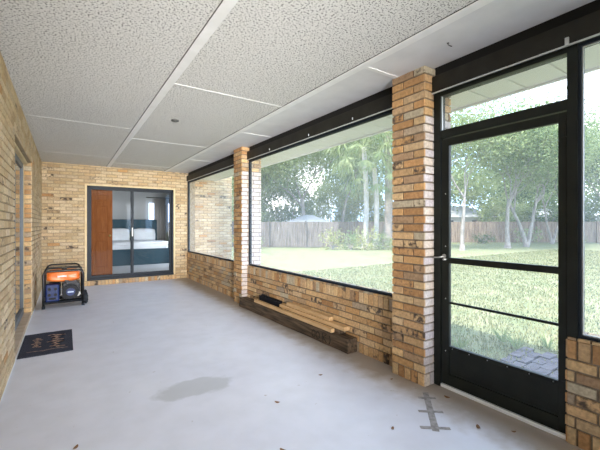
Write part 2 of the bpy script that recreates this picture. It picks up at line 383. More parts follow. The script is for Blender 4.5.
# ceiling
bm = bmesh.new(); box(bm, XL - .12, 1.965, -3.1, D, H, H + .05); struct(link('ceiling', bm, CEIL))
bm = bmesh.new(); box(bm, 1.965, 2.53, -3.1, D, H, H + .05); struct(link('ceiling_border', bm, SMOOTH))
def batten(x0, x1, y0, y1, name, t=.004):
    bm = bmesh.new(); box(bm, x0, x1, y0, y1, H - t, H + .001, bev=.0015); return struct(link(name, bm, WHITE))
batten(.752, .822, -3.0, D - .005, 'trim_1', .010); batten(1.965, 2.035, -3.0, D - .005, 'trim_2', .010)
k = 3
for y in (3.305, 5.74, .87, 8.2): batten(.80, 1.965, y - .012, y + .012, 'trim_%d' % k, .0025); k += 1
for y in (5.19, 7.6, 2.75 - 2.44): batten(XL, .752, y - .006, y + .006, 'trim_%d' % k, .0016); k += 1
for y in (2.09, 4.53, 6.97): batten(2.015, 2.50, y - .020, y + .020, 'trim_%d' % k); k += 1
def gap(x0, x1, y0, y1, name):
    bm = bmesh.new(); box(bm, x0, x1, y0, y1, H - .004, H + .001); return struct(link(name, bm, SHADOWBLK))
gap(.748, .753, -3.0, D - .005, 'trim_%d' % k); gap(1.961, 1.966, -3.0, D - .005, 'trim_%d' % (k + 1)); k += 2

# beam over the screened side
def beam(y0, y1, name):
    bm = bmesh.new()
    box(bm, 2.505, 2.60, y0, y1, 2.385, 2.525, 0, bev=.004); box(bm, 2.55, 2.70, y0, y1, 2.50, 2.62, 1)  # upper box: recess shade painted in as black
    box(bm, 2.50, 2.512, y0, y1, 2.383, 2.391, 2)
    box(bm, 2.60, 2.72, y0, y1, 2.455, 2.50, 3)
    return struct(link(name, bm, [BEAM, SHADOWBLK, ALU, SOFF]))
beam(-3.1, 1.803, 'beam_near'); beam(2.137, 5.343, 'beam_middle'); beam(5.667, D - .01, 'beam_far')

# roof, eave soffit and fascia
bm = bmesh.new()
box(bm, -6.5, 3.30, -3.6, 9.0, 2.72, 2.80); struct(link('roof', bm, ROOFM))
bm = bmesh.new(); y = -3.4
while y < D - .05:
    box(bm, 2.72, 3.20, y, min(y + .286, D - .03), 2.455, 2.475, bev=.004); y += .30
box(bm, 2.70, 3.22, -3.4, D - .03, 2.47, 2.49, 0)
struct(link('roof_soffit', bm, SOFF))
bm = bmesh.new(); box(bm, 3.20, 3.235, -3.5, D - .03, 2.44, 2.72, bev=.004); box(bm, 3.235, 3.32, -3.5, D - .03, 2.60, 2.70, bev=.02)
struct(link('roof_trim', bm, SOFF))
# house body: bedroom behind the far wall and the dim room behind the left wall
bm = bmesh.new()
box(bm, -.9, 3.5, D + .2, 14.2, .0, .13); struct(link('floor_bedroom', bm, mat('pale_bedroom_floor', (.55, .55, .56), .5)))
bm = bmesh.new()
box(bm, -1.1, -.9, D + .2, 14.4, 0, 2.75)
box(bm, -.9, 2.62, 14.2, 14.4, 0, 2.75); box(bm, 3.42, 3.5, 14.2, 14.4, 0, 2.75); box(bm, 2.62, 3.42, 14.2, 14.4, 0, .9); box(bm, 2.62, 3.42, 14.2, 14.4, 2.15, 2.75)
box(bm, -1.1, XL - .11, D, D + .2, 0, 2.75)
struct(link('wall_bedroom', bm, PLASTER))
bm = bmesh.new(); box(bm, -1.1, 3.7, D + .2, 14.4, 2.62, 2.72); struct(link('ceiling_bedroom', bm, SMOOTH))
bm = bmesh.new(); box(bm, -3.2, -3.0, 3, 8, 0, H); box(bm, -3.0, XL - .11, 2.9, 3.0, 0, H); box(bm, -3.0, XL - .11, 8, 8.1, 0, H); box(bm, -3.2, XL - .11, 2.9, 8.1, H, H + .05)
struct(link('wall_side_room', bm, PLASTER))
bm = bmesh.new(); box(bm, -6.3, -6.1, -3.2, 9, 0, 2.72); box(bm, -6.1, XL - .11, -3.1, -2.9, 0, 2.72); struct(link('wall_house', bm, SIDING))

# ------------------------------------------------------------ screens in the bays
def window(name, y0, y1, z0, z1, x=2.56, t=.022, inner_alu=False):
    bm = bmesh.new()
    box(bm, x - .025, x + .025, y0, y0 + t, z0, z1); box(bm, x - .025, x + .025, y1 - t, y1, z0, z1)
    box(bm, x - .025, x + .025, y0 + t, y1 - t, z0, z0 + t); box(bm, x - .025, x + .025, y0 + t, y1 - t, z1 - t, z1)
    o = struct(link(name, bm, BRONZE))
    bm = bmesh.new()                                     # spline bead that clamps the mesh
    for a, b, c, d in ((y0 + t, y0 + t + .006, z0 + t, z1 - t), (y1 - t - .006, y1 - t, z0 + t, z1 - t), (y0 + t, y1 - t, z0 + t, z0 + t + .006), (y0 + t, y1 - t, z1 - t - .006, z1 - t)):
        box(bm, x - .012, x - .004, a, b, c, d)
    link('window_bead', bm, ALU if inner_alu else BLACKM, o)
    bm = bmesh.new(); vs_ = [bm.verts.new(p) for p in ((x, y0 + t, z0 + t), (x, y1 - t, z0 + t), (x, y1 - t, z1 - t), (x, y0 + t, z1 - t))]; bm.faces.new(vs_)
    link('window_screen', bm, SCREEN, o)
    return o
window('window_1', 2.145, 5.34, TOP + .002, 2.385); window('window_2', 5.672, D - .012, TOP + .002, 2.385)
window('window_3', -2.85, .822, TOP + .002, 2.385, t=.018, inner_alu=True)
bm = bmesh.new()
for a in (XL + .01, .74): box(bm, a, a + .05, -3.0, -2.95, .41, 2.59)
box(bm, XL + .06, .74, -3.0, -2.95, .41, .46); box(bm, XL + .06, .74, -3.0, -2.95, 2.5, 2.59); struct(link('window_rear_added', bm, BLACKM))  # frame of the added rear opening, out of view

# ------------------------------------------------------------ screen door (door_1)
DX = 2.56
bm = bmesh.new()
box(bm, DX - .03, DX + .04, 1.742, 1.803, .0, 2.40, bev=.003)      # hinge jamb
box(bm, DX - .035, DX + .04, .820, .874, .0, 2.40, bev=.003)       # latch post
box(bm, DX - .03, DX + .04, .874, 1.742, 2.01, 2.075, bev=.003)    # head
box(bm, DX - .03, DX + .04, .874, 1.742, 2.355, 2.385, bev=.002)
d1 = struct(link('door_1', bm, BLACKM))
bm = bmesh.new(); box(bm, DX - .028, DX + .06, .876, 1.740, .0, .026, bev=.004)
link('door_sill', bm, mat('glare_white_threshold', (.85, .87, .90), .5), d1)  # whitened to stand in for daylight glare under the door
bm = bmesh.new()
a = [bm.verts.new(p) for p in ((DX, .874, 2.075), (DX, 1.742, 2.075), (DX, 1.742, 2.355), (DX, .874, 2.355))]; bm.faces.new(a)
link('transom_screen', bm, SCREEN_D, d1)
bm = bmesh.new()
for a in ((.874, .880, 2.075, 2.355), (1.736, 1.742, 2.075, 2.355)): box(bm, DX - .01, DX, *a)
link('transom_bead', bm, ALU, d1)
Y0, Y1 = .880, 1.737
bm = bmesh.new(); x0, x1 = DX - .018, DX + .014
box(bm, x0, x1, 1.672, Y1, .030, 2.003, bev=.003); box(bm, x0, x1, Y0, .925, .030, 2.003, bev=.003)
box(bm, x0, x1, .925, 1.672, 1.945, 2.003, bev=.003); box(bm, x0, x1, .925, 1.672, 1.005, 1.050, bev=.003)
box(bm, x0, x1, .925, 1.672, .315, .345, bev=.003); box(bm, x0, x1,   .925, 1.672, .030, .12, bev=.003)
box(bm, DX - .006, DX + .006, .925, 1.672, .680, .697)
df = link('door_frame', bm, BLACKM, d1)
bm = bmesh.new(); box(bm, DX - .008, DX + .006, .925, 1.672, .12, .315)
for q in range(9):
    y = .96 + q * .085
for z in (.135, .15, .165): box(bm, DX - .0095, DX - .008, .93, 1.667, z, z + .005)
link('kick_panel', bm, BLACKM, df)
for (z0, z1, nm) in ((1.05, 1.945, 'upper_screen'), (.345, 1.005, 'lower_screen')):
    bm = bmesh.new(); a = [bm.verts.new(p) for p in ((DX + .004, .925, z0), (DX + .004, 1.672, z0), (DX + .004, 1.672, z1), (DX + .004, .925, z1))]; bm.faces.new(a)
    link(nm, bm, SCREEN_D, df)
bm = bmesh.new()
for z in (.32, .33): 
    for q in range(6): disc(bm, (x0 - .001, .95 + q * .138, .33), (1, 0, 0), .004, .003, 8)
for q in range(4): disc(bm, (x0 - .001, 1.70, .3 + q * .42), (1, 0, 0), .004, .003, 8)
link('rivets', bm, ALU, df)
bm = bmesh.new(); tube(bm, [(x0, 1.712, 1.06), (x0 - .035, 1.712, 1.055), (x0 - .04, 1.74, 1.05), (x0 - .038, 1.80, 1.045)], .006, 8)
disc(bm, (x0 - .004, 1.712, 1.06), (1, 0, 0), .016, .008, 16); tube(bm, [(x0, 1.70, 1.035), (x0 - .03, 1.70, 1.035)], .008)
link('door_handle', bm, mat('worn_steel', (.45, .45, .44), .35, .8), df)
for z in (.28, 1.25, 1.85):
    bm = bmesh.new(); tube(bm, [(x0 - .008, Y0 - .003, z), (x0 - .008, Y0 - .003, z + .07)], .007, 8); box(bm, x0 - .003, x0, Y0, Y0 + .03, z, z + .07)
    link('hinge', bm, BLACKM, df)

# ------------------------------------------------------------ bedroom sliding door (door_2)
bm = bmesh.new()
box(bm, FX0, FX0 + .04, D - .012, D + .1, FZ0 - .05, FZ1); box(bm, FX1 - .04, FX1, D - .012, D + .1, FZ0 - .05, FZ1); box(bm, FX0 + .04, FX1 - .04, D - .012, D + .1, FZ1 - .035, FZ1)
d2 = struct(link('door_2', bm, TAN))
bm = bmesh.new(); a, b, c, e = FX0 + .04, FX1 - .04, FZ0 - .045, FZ1 - .035
box(bm, a, a + .035, D + .0, D + .1, c, e); box(bm, b - .035, b, D, D + .1, c, e); box(bm, a, b, D, D + .1, e - .04, e); box(bm, a, b, D - .02, D + .12, c, c + .045)
link('track_frame', bm, BRONZE, d2)
def slider(nm, xa, xb, y, sw):
    bm = bmesh.new(); z0, z1 = c + .046, e - .041
    box(bm, xa, xa + sw, y, y + .03, z0, z1, bev=.003); box(bm, xb - sw, xb, y, y + .03, z0, z1, bev=.003)
    box(bm, xa, xb, y + .001, y + .029, z0, z0 + .055); box(bm, xa, xb, y + .001, y + .029, z1 - .04, z1)
    o = link(nm, bm, BRONZE, d2)
    bm = bmesh.new(); v = [bm.verts.new(p) for p in ((xa + sw, y + .015, z0 + .055), (xb - sw, y + .015, z0 + .055), (xb - sw, y + .015, z1 - .04), (xa + sw, y + .015, z1 - .04))]; bm.faces.new(v)
    link('glass_pane', bm, GLASS, o); return o
sl = slider('sliding_panel', a + .036, 1.31, D + .015, .05); slider('fixed_panel', 1.25, b - .036, D + .055, .05)
bm = bmesh.new(); box(bm, 1.268, 1.292, D - .014, D + .014, 1.05, 1.25, bev=.005); link('pull_handle', bm, ALU, sl)

# ------------------------------------------------------------ side sliding door (door_3)
X3 = XL - .09
bm = bmesh.new()
box(bm, X3 - .05, X3 + .012, LO0, LO0 + .03, .06, LOZ); box(bm, X3 - .05, X3 + .012, LO1 - .05, LO1 - .012, .06, LOZ); box(bm, X3 - .05, X3 + .05, LO0, LO1 - .002, LOZ - .03, LOZ)
d3 = struct(link('door_3', bm, TAN))
bm = bmesh.new(); za, zb = .06, LOZ - .03
box(bm, X3 - .03, X3 + .004, LO0 + .03, LO1 - .05, zb - .07, zb); box(bm, X3 - .03, X3 + .01, LO0 + .03, LO1 - .05, za, za + .08)
for y in (LO0 + .03, 5.30, LO1 - .11): box(bm, X3 - .03, X3 + .006, y, y + .06, za, zb)
f3 = link('panel_frame', bm, mat('slate_grey_aluminium', (.10, .12, .14), .45, noise_scale=4, col2=(.13, .15, .17)), d3)
bm = bmesh.new(); v = [bm.verts.new(p) for p in ((X3 - .012, LO0 + .09, za + .08), (X3 - .012, LO1 - .11, za + .08), (X3 - .012, LO1 - .11, zb - .07), (X3 - .012, LO0 + .09, zb - .07))]; bm.faces.new(v)
link('glass_pane', bm, DGLASS, f3)
bm = bmesh.new(); box(bm, XL - .16, XL + .004, LO0 + .002, LO1 - .002, .0, .058, bev=.004); link('door_sill', bm, STONE, d3)
bm = bmesh.new(); box(bm, XL - .001, XL + .012, -2.8, D - .02, 0, .012); struct(link('baseboard_left', bm, mat('white_caulk_bead', (.72, .72, .70), .7)))

# ------------------------------------------------------------ bedroom contents
TEAL = mat('dark_teal_upholstery', (.020, .055, .080), .8, noise_scale=30, col2=(.03, .075, .10))
LINEN = mat('white_bed_linen', (.80, .82, .85), .85, noise_scale=6, col2=(.72, .74, .78), bump=.3, bump_scale=8)
bx0, bx1, by0, by1, bz = 1.02, 2.72, 11.3, 13.35, .13
bed = thing(empty('bed', ((bx0 + bx1) / 2, (by0 + by1) / 2, bz)), 'dark teal upholstered bed with white bedding seen through the bedroom glass', 'bed')
def bl(nm, bm, m, **k):
    o = link(nm, bm, m, None, **k); o.parent = bed; o.matrix_parent_inverse = Matrix.Translation((-(bx0 + bx1) / 2, -(by0 + by1) / 2, -bz)); return o
bm = bmesh.new(); box(bm, bx0, bx1, by0, by0 + .07, bz, .60, bev=.015); box(bm, bx0, bx0 + .06, by0, by1, bz + .02, .47, bev=.015); box(bm, bx1 - .06, bx1, by0, by1, bz + .02, .47, bev=.015)
bl('bed_frame', bm, TEAL)
bm = bmesh.new(); box(bm, bx0 - .02, bx1 + .02, by1, by1 + .1, bz, 1.50, bev=.03)
for q in range(1, 6): box(bm, bx0 + q * .285, bx0 + q * .285 + .012, by1 - .008, by1 + .01, .5, 1.46)
bl('headboard', bm, TEAL)
bm = bmesh.new(); box(bm, bx0 + .05, bx1 - .05, by0 + .08, by1, .28, .72, bev=.06); bl('mattress', bm, LINEN)
def soft(bm, sx, sy, sz, M, seed=0, n=2):
    b2 = bmesh.new(); bmesh.ops.create_cube(b2, size=1); bmesh.ops.subdivide_edges(b2, edges=b2.edges[:], cuts=7, use_grid_fill=True)
    for v in b2.verts:
        x, y, z = v.co * 2; k = 1 - .55 * (abs(x) ** 4 + abs(y) ** 4) / 2
        p = Vector((x * (1 - .06 * y * y), y * (1 - .06 * x * x), z * k)); p += Vector([noise.noise(p * 1.7 + Vector((seed, i * 5, 0))) * .06 for i in range(3)])
        v.co = Vector((p.x * sx / 2, p.y * sy / 2, p.z * sz / 2))
    for f in b2.faces: f.smooth = True
    merge(bm, b2, 0, M)
bm = bmesh.new(); soft(bm, 1.72, 1.5, .14, Matrix.Translation(((bx0 + bx1) / 2, by0 + .83, .74)), 3); bl('duvet', bm, LINEN)
for i, (x, lab) in enumerate(((1.45, 'white pillow on the bed, nearer the open wooden door'), (2.27, 'white pillow on the bed, nearer the curtain'))):
    bm = bmesh.new(); soft(bm, .72, .45, .2, Matrix.Identity(4), i * 9); o = link('pillow', bm, LINEN); o.location = (x, 13.15, .965); o.rotation_euler = (R(62), 0, R(3 - 5 * i))
    thing(o, lab, 'pillow', 'pillows on the bed')
# open interior door: six raised panels
bm = bmesh.new(); box(bm, 0, .78, -.006, .018, 0, 1.98)
for a_, b_, c_, d_ in ((0, .10, 0, 1.98), (.355, .425, 0, 1.98), (.68, .78, 0, 1.98), *[(u_, v_, c_, d_) for u_, v_ in ((.10, .355), (.425, .68)) for c_, d_ in ((0, .20), (.82, .98), (1.62, 1.72), (1.88, 1.98))]): box(bm, a_, b_, -.030, -.006, c_, d_)
idoor = link('wooden_door', bm, WOODDOOR); idoor.location = (.13, 9.25, .135)
thing(idoor, 'brown six-panel wooden door standing open behind the bedroom glass', 'door')
for (px0, px1) in ((.10, .355), (.425, .68)):
    for (pz0, pz1) in ((.20, .82), (.98, 1.62), (1.72, 1.88)):
        bm = bmesh.new(); box(bm, px0 + .022, px1 - .022, -.026, -.006, pz0 + .022, pz1 - .022, bev=.009); link('raised_panel', bm, WOODDOOR, idoor)
bm = bmesh.new(); tube(bm, [(.72, -.030, .93), (.72, -.06, .93)], .012); b2 = bmesh.new(); bmesh.ops.create_uvsphere(b2, u_segments=12, v_segments=8, radius=.028); merge(bm, b2, 0, Matrix.Translation((.72, -.07, .93)))
link('door_knob', bm, mat('brass', (.6, .42, .15), .3, .9), idoor, smooth=True)
# curtain panels at the bedroom window
CURT = mat('pale_grey_curtain', (.52, .50, .49), .9)
bm = bmesh.new(); cols = []
for i in range(61):
    x = 2.78 + i * .5 / 60; y = 14.06 + .03 * math.sin(i * .9) ; cols.append((bm.verts.new((x, y, .16)), bm.verts.new((x, y, 2.3))))
for p, q in zip(cols, cols[1:]): f = bm.faces.new((p[0], q[0], q[1], p[1])); f.smooth = True
o = link('curtain', bm, CURT); m_ = o.modifiers.new('thick', 'SOLIDIFY'); m_.thickness = .006
thing(o, 'pale grey floor-length curtain beside the bed behind the bedroom glass', 'curtain')
bm = bmesh.new(); tube(bm, [(2.5, 14.06, 2.34), (3.5, 14.06, 2.34)], .014); thing(link('curtain_rod', bm, BRONZE), 'dark rod carrying the pale curtain in the bedroom', 'curtain rod')

# ------------------------------------------------------------ generator
G = (-.285, 6.76, 0); GW, GD = .525, .52
gen = thing(empty('portable_generator', G), 'black framed portable generator with orange fuel tank on the porch floor', 'generator')
GBLK = mat('gloss_black_tube', (.006, .006, .007), .35); GORG = mat('orange_painted_tank', (.80, .17, .025), .35, noise_scale=3, col2=(.9, .24, .04)); GBLU = mat('dark_blue_panel_paint', (.006, .022, .11), .4, spec=.3); GMET = mat('cast_engine_metal', (.05, .052, .06), .5, .5)
GDK = mat('charcoal_plastic', (.010, .012, .018), .55, spec=.25); GRUB = mat('tyre_rubber', (.015, .02, .03), .8)
bm = bmesh.new(); r = .018
def loop(y):
    cx = .05
    return [(0, y, .03), (0, y, .58 - cx), (.015, y, .58 - .015), (cx, y, .58), (GW - cx, y, .58), (GW - .015, y, .565), (GW, y, .58 - cx), (GW, y, .03)]
for y in (0, GD):
    tube(bm, loop(y), r, 10); tube(bm, [(0, y, .085), (GW, y, .085)], r)
for x in (0, GW):
    tube(bm, [(x, 0, .085), (x, GD, .085)], r); tube(bm, [(x, 0, .50), (x, GD, .50)], r)
for y in (.14, .36): tube(bm, [(0, y, .085), (GW, y, .085)], r)
link('tube_frame', bm, GBLK, gen)
for x in (0, GW):
    bm = bmesh.new(); disc(bm, (x, 0, .018), (0, 0, 1), .022, .036, 14); link('rubber_foot', bm, GRUB, gen)
bm = bmesh.new()
tube(bm, [(.02, .02, .585), (.06, .10, .66), (.10, .13, .675), (GW - .10, .13, .675), (GW - .06, .10, .66), (GW - .02, .02, .585)], .013, 10)
link('carry_handle', bm, GBLK, gen)
bm = bmesh.new(); soft(bm, .46, .40, .19, Matrix.Translation((GW / 2, .25, .485)))
box(bm, .05, .475, .06, .44, .472, .486, bev=.004)
tk = link('fuel_tank', bm, GORG, gen)
bm = bmesh.new(); disc(bm, (.27, .22, .592), (0, 0, 1), .038, .03, 20, bev=.004); link('fuel_cap', bm, GBLK, tk)
bm = bmesh.new(); 
box(bm, .18, .30, .043, .05, .475, .50, bev=.002)
link('tank_decal', bm, mat('white_decal', (.8, .8, .8), .5), tk)
bm = bmesh.new(); box(bm, .025, .205, .0, .20, .10, .37, bev=.02); cp = link('control_panel', bm, GBLU, gen)
for (x, z) in ((.075, .30), (.155, .30), (.075, .21), (.155, .21)):
    bm = bmesh.new(); disc(bm, (x, -.004, z), (0, 1, 0), .022, .012, 16); link('socket', bm, GDK, cp)
bm = bmesh.new(); box(bm, .07, .16, -.006, .004, .135, .165, bev=.002); link('panel_switch', bm, GDK, cp)
bm = bmesh.new(); box(bm, .24, .49, .10, .44, .11, .36, bev=.03); box(bm, .27, .44, .12, .30, .34, .41, bev=.015)
for q in range(7): box(bm, .26, .47, .09, .14, .30 + q * .014, .307 + q * .014)
en = link('engine', bm, GMET, gen)
bm = bmesh.new(); disc(bm, (.355, .05, .235), (0, 1, 0), .118, .10, 36, bev=.02)
for q in range(12):
    a_ = q * math.pi / 6; disc(bm, (.355 + .092 * math.cos(a_), -.004, .235 + .092 * math.sin(a_)), (0, 1, 0), .010, .006, 8)
rs = link('recoil_starter', bm, GDK, en)
bm = bmesh.new(); disc(bm, (.355, -.006, .235), (0, 1, 0), .062, .012, 28, bev=.003); hb = link('starter_hub', bm, GBLU, rs)
bm = bmesh.new(); box(bm, .315, .395, -.016, -.012, .225, .245, bev=.001); link('badge', bm, mat('pale_blue_badge', (.45, .55, .75), .5), rs)
bm = bmesh.new(); tube(bm, [(.30, .03, .36), (.28, .01, .40), (.30, .0, .415)], .008); box(bm, .275, .33, -.012, .012, .405, .425, bev=.006); link('pull_cord', bm, GBLK, en)
bm = bmesh.new(); disc(bm, (.46, .12, .18), (0, 1, 0), .035, .05, 18); link('air_filter', bm, mat('pale_filter_cover', (.6, .6, .58), .5), en)
bm = bmesh.new(); box(bm, .05, .22, .26, .46, .14, .36, bev=.03); link('alternator', bm, GDK, gen)
for y in (.12, .40):
    bm = bmesh.new(); disc(bm, (GW + .045, y, .095), (1, 0, 0), .093, .05, 32, bev=.012); wh = link('wheel', bm, GRUB, gen)
    bm = bmesh.new(); disc(bm, (GW + .073, y, .095), (1, 0, 0), .045, .01, 20); link('wheel_hub', bm, GMET, wh)
bm = bmesh.new(); tube(bm, [(GW - .03, .12, .095), (GW + .07, .12, .095)], .008); link('axle', bm, GMET, gen)
bm = bmesh.new(); tube(bm, [(GW - .03, .40, .095), (GW + .07, .40, .095)], .008); link('axle', bm, GMET, gen)

# ------------------------------------------------------------ door mat with faded script
bm = bmesh.new(); MX0, MX1, MY0, MY1 = XL + .016, .068, 4.375, 5.245
n = 24; grid = [[bm.verts.new((MX0 + (MX1 - MX0) * i / 12, MY0 + (MY1 - MY0) * j / n, .008 + .003 * noise.noise(Vector((i * .5, j * .35, 0))))) for j in range(n + 1)] for i in range(13)]
for i in range(12):
    for j in range(n): bm.faces.new((grid[i][j], grid[i + 1][j], grid[i + 1][j + 1], grid[i][j + 1]))
dm = link('door_mat', bm, mat('black_navy_coir', (.012, .013, .026), .95, noise_scale=120, col2=(.035, .037, .06), bump=.8, bump_scale=300))
m_ = dm.modifiers.new('thick', 'SOLIDIFY'); m_.thickness = .008; m_.offset = -1
thing(dm, 'small dark navy doormat with faded copper script by the side door', 'doormat')
bm = bmesh.new()
def stroke(pts, w0):
    P = [Vector((p[0], p[1], 0)) for p in pts]; prev = None
    for i, p in enumerate(P):
        d = (P[min(i + 1, len(P) - 1)] - P[max(i - 1, 0)]).normalized(); s_ = Vector((-d.y, d.x, 0)); ww = w0 * (.55 + .45 * abs(math.sin(i * .8)))
        a_ = bm.verts.new((p.x + s_.x * ww, p.y + s_.y * ww, .0135)); b_ = bm.verts.new((p.x - s_.x * ww, p.y - s_.y * ww, .0135))
        if prev: bm.faces.new((prev[0], prev[1], b_, a_))
        prev = (a_, b_)
def script(xc, amp, y0, y1, loops, w0):
    N = loops * 16; stroke([(xc + amp * math.sin(2 * math.pi * t * loops / N * 1.0) * (.65 + .35 * math.cos(t * 1.3 / 9)), y0 + (y1 - y0) * t / N + .016 * math.sin(4 * math.pi * t * loops / N + .6)) for t in range(N)], w0)
script(-.085, .085, 4.55, 5.10, 6, .0125); script(-.26, .045, 4.64, 5.02, 7, .008)
stroke([(-.20 + .02 * math.sin(i * .2), 4.47 + i * .002) for i in range(10)], .004)
stroke([(-.33 + i * .012, 4.50 + .008 * math.sin(i * .4)) for i in range(30)], .006)
bmesh.ops.recalc_face_normals(bm, faces=bm.faces[:])
link('script_lettering', bm, mat('faded_copper_paint', (.62, .38, .27), .9, noise_scale=60, col2=(.3, .18, .13)), dm)

# ------------------------------------------------------------ timber, planks
def plank(name, x0, x1, y0, y1, z0, z1, m, lab, cat, grp=None, bev=.003, skew=0, wob=0):
    bm = bmesh.new(); b2 = bmesh.new(); bmesh.ops.create_cube(b2, size=1)
    L = y1 - y0; cx, cy = (x0 + x1) / 2, (y0 + y1) / 2
    for v in b2.verts: v.co = Vector((v.co.x * (x1 - x0), v.co.y * L, (v.co.z + .5) * (z1 - z0)))
    bmesh.ops.subdivide_edges(b2, edges=[e for e in b2.edges if abs((e.verts[0].co - e.verts[1].co).y) > .1], cuts=18)
    if wob:
        for v in b2.verts: v.co += Vector((noise.noise(v.co * 4), 0, abs(noise.noise(v.co * 5 + Vector((9, 0, 0)))) * (1 if v.co.z > .01 else 0) * -1)) * wob
    bmesh.ops.bevel(b2, geom=[e for e in b2.edges if e.calc_face_angle(0) > .5], offset=bev, segments=1, affect='EDGES')
    merge(bm, b2); o = link(name, bm, m); o.location = (cx, cy, z0); o.rotation_euler = (0, 0, skew)
    return thing(o, lab, cat, grp)
tb = plank('timber_beam', 2.352, 2.487, 2.69, 5.25, 0, .148, OLD, 'long weathered dark timber beam lying on the floor along the brick half wall', 'timber', bev=.006, skew=R(1.1), wob=.008)
bm = bmesh.new()
def mark(pts, w_=.006):
    tube(bm, [(-.079 - (.0), p[0], p[1]) for p in pts], w_ * .6, 5)
for (yc, zc) in ((-.72, .075), (-.80, .075)): mark([(yc + .03 * math.cos(t * .5), zc + .042 * math.sin(t * .5)) for t in range(13)])
mark([(-.89, .03), (-.885, .12)]); mark([(-.95, .03), (-.893, .078), (-.95, .12)]); mark([(-1.0, .03), (-1.02, .075), (-1.0, .12)])
link('paint_marks', bm, mat('black_marker', (.008, .008, .008), .8), tb)
plank('pine_plank', 2.365, 2.412, 2.95, 4.78, .151, .193, PINE, 'pale pine batten lying low along the front edge of the dark timber', 'plank', 'pale pine planks stacked on the timber', skew=R(.4))
plank('pine_plank', 2.418, 2.500, 2.80, 4.12, .196, .238, PINE, 'wide pale pine plank in the middle of the stack, its end nearest the screen door', 'plank', 'pale pine planks stacked on the timber', skew=R(.3))
plank('pine_plank', 2.440, 2.500, 3.07, 3.98, .240, .284, PINE, 'short pale pine plank on top of the stack against the brick half wall', 'plank', 'pale pine planks stacked on the timber')
plank('wood_spacer', 2.42, 2.495, 2.88, 4.0, .150, .195, OLD, 'dark wood strip lying between the timber and the pine planks', 'wood strip', wob=.003)
bm = bmesh.new()
box(bm, 2.455, 2.463, 4.20, 4.80, .150, .245); box(bm, 2.497, 2.505, 4.20, 4.80, .150, .255); box(bm, 2.455, 2.505, 4.20, 4.80, .150, .158)
for q in range(13): box(bm, 2.463, 2.497, 4.205 + q * .048, 4.213 + q * .048, .158, .24)
thing(link('plastic_channel', bm, GDK), 'short black slotted plastic channel on the timber behind the pine planks', 'channel')

# ------------------------------------------------------------ tape residue and litter on the floor
TAPE = mat('grey_tape_residue', (.22, .20, .195), .9, noise_scale=30, col2=(.36, .34, .33))
tp = Vector((2.345, 1.745)); tq = Vector((1.955, 1.375)); dr = (tq - tp).normalized(); sd = Vector((-dr.y, dr.x))
def strip(p, q, w_, zb=0.0):
    bm = bmesh.new(); d = (q - p).normalized(); s_ = Vector((-d.y, d.x)) * w_ / 2; top = []
    n_ = 10; L_ = []
    for i in range(n_ + 1):
        c_ = p.lerp(q, i / n_); j = 1 + .25 * noise.noise(Vector((c_.x * 30, c_.y * 30, 0))); L_.append((c_ + s_ * j, c_ - s_ * j))
    for z in (zb, zb + .0012): top.append([(bm.verts.new((a_.x, a_.y, z)), bm.verts.new((b_.x, b_.y, z))) for a_, b_ in L_])
    for i in range(n_): bm.faces.new((top[1][i][0], top[1][i][1], top[1][i + 1][1], top[1][i + 1][0]))
    for i in range(n_):
        for k_ in (0, 1): bm.faces.new((top[0][i][k_], top[0][i + 1][k_], top[1][i + 1][k_], top[1][i][k_]))
    return bm
root = thing(empty('tape_residue', (0, 0, 0)), 'grey tape residue in a ladder shape on the floor by the near pillar', 'tape')
link('long_strip', strip(tp, tq, .045), TAPE, root)
for t, l in ((.18, .13), (.55, .17), (.93, .19)):
    c_ = tp.lerp(tq, t); cd = Vector((.78, -.62)); link('cross_strip', strip(c_ - cd * l / 2, c_ + cd * l / 2, .03, .0015), TAPE, root)
LEAFM = mat('dry_brown_leaf', (.20, .10, .045), .8)
leaf = None
spots = [(2.30, 2.05, 'beside the near pillar base'), (2.41, 1.60, 'at the foot of the screen door jamb'), (.62, 1.95, 'alone on the open floor below the grey stain'), (1.05, 1.75, 'on the open floor nearest the viewer'), (1.75, 1.55, 'on the floor left of the tape residue'),
         (1.30, 2.25, 'on the floor right of the grey stain'), (2.22, 1.25, 'on the floor in front of the screen door'), (2.36, 1.10, 'near the corner of the near half wall'), (.05, 2.45, 'on the floor towards the side wall'), (1.85, 2.45, 'on the floor facing the timber end')]
for i, (x, y, tx) in enumerate(spots):
    if leaf is None:
        bm = bmesh.new(); top = [bm.verts.new((.022 * math.cos(a_) * (1.0), .011 * math.sin(a_), .002 + .006 * abs(math.cos(a_)) ** 2)) for a_ in [k_ * math.pi / 6 for k_ in range(12)]]
        bm.faces.new(top); leaf = link('dry_leaf', bm, LEAFM); leaf.modifiers.new('thick', 'SOLIDIFY').thickness = .0012; o = leaf
    else: o = leaf.copy(); C.objects.link(o)
    o.location = (x, y, .001); o.rotation_euler = (0, 0, i * 1.7); s_ = .6 + .5 * random.random(); o.scale = (s_, s_, s_)
    thing(o, 'tiny dry brown leaf ' + tx, 'leaf', 'dry leaves on the porch floor')

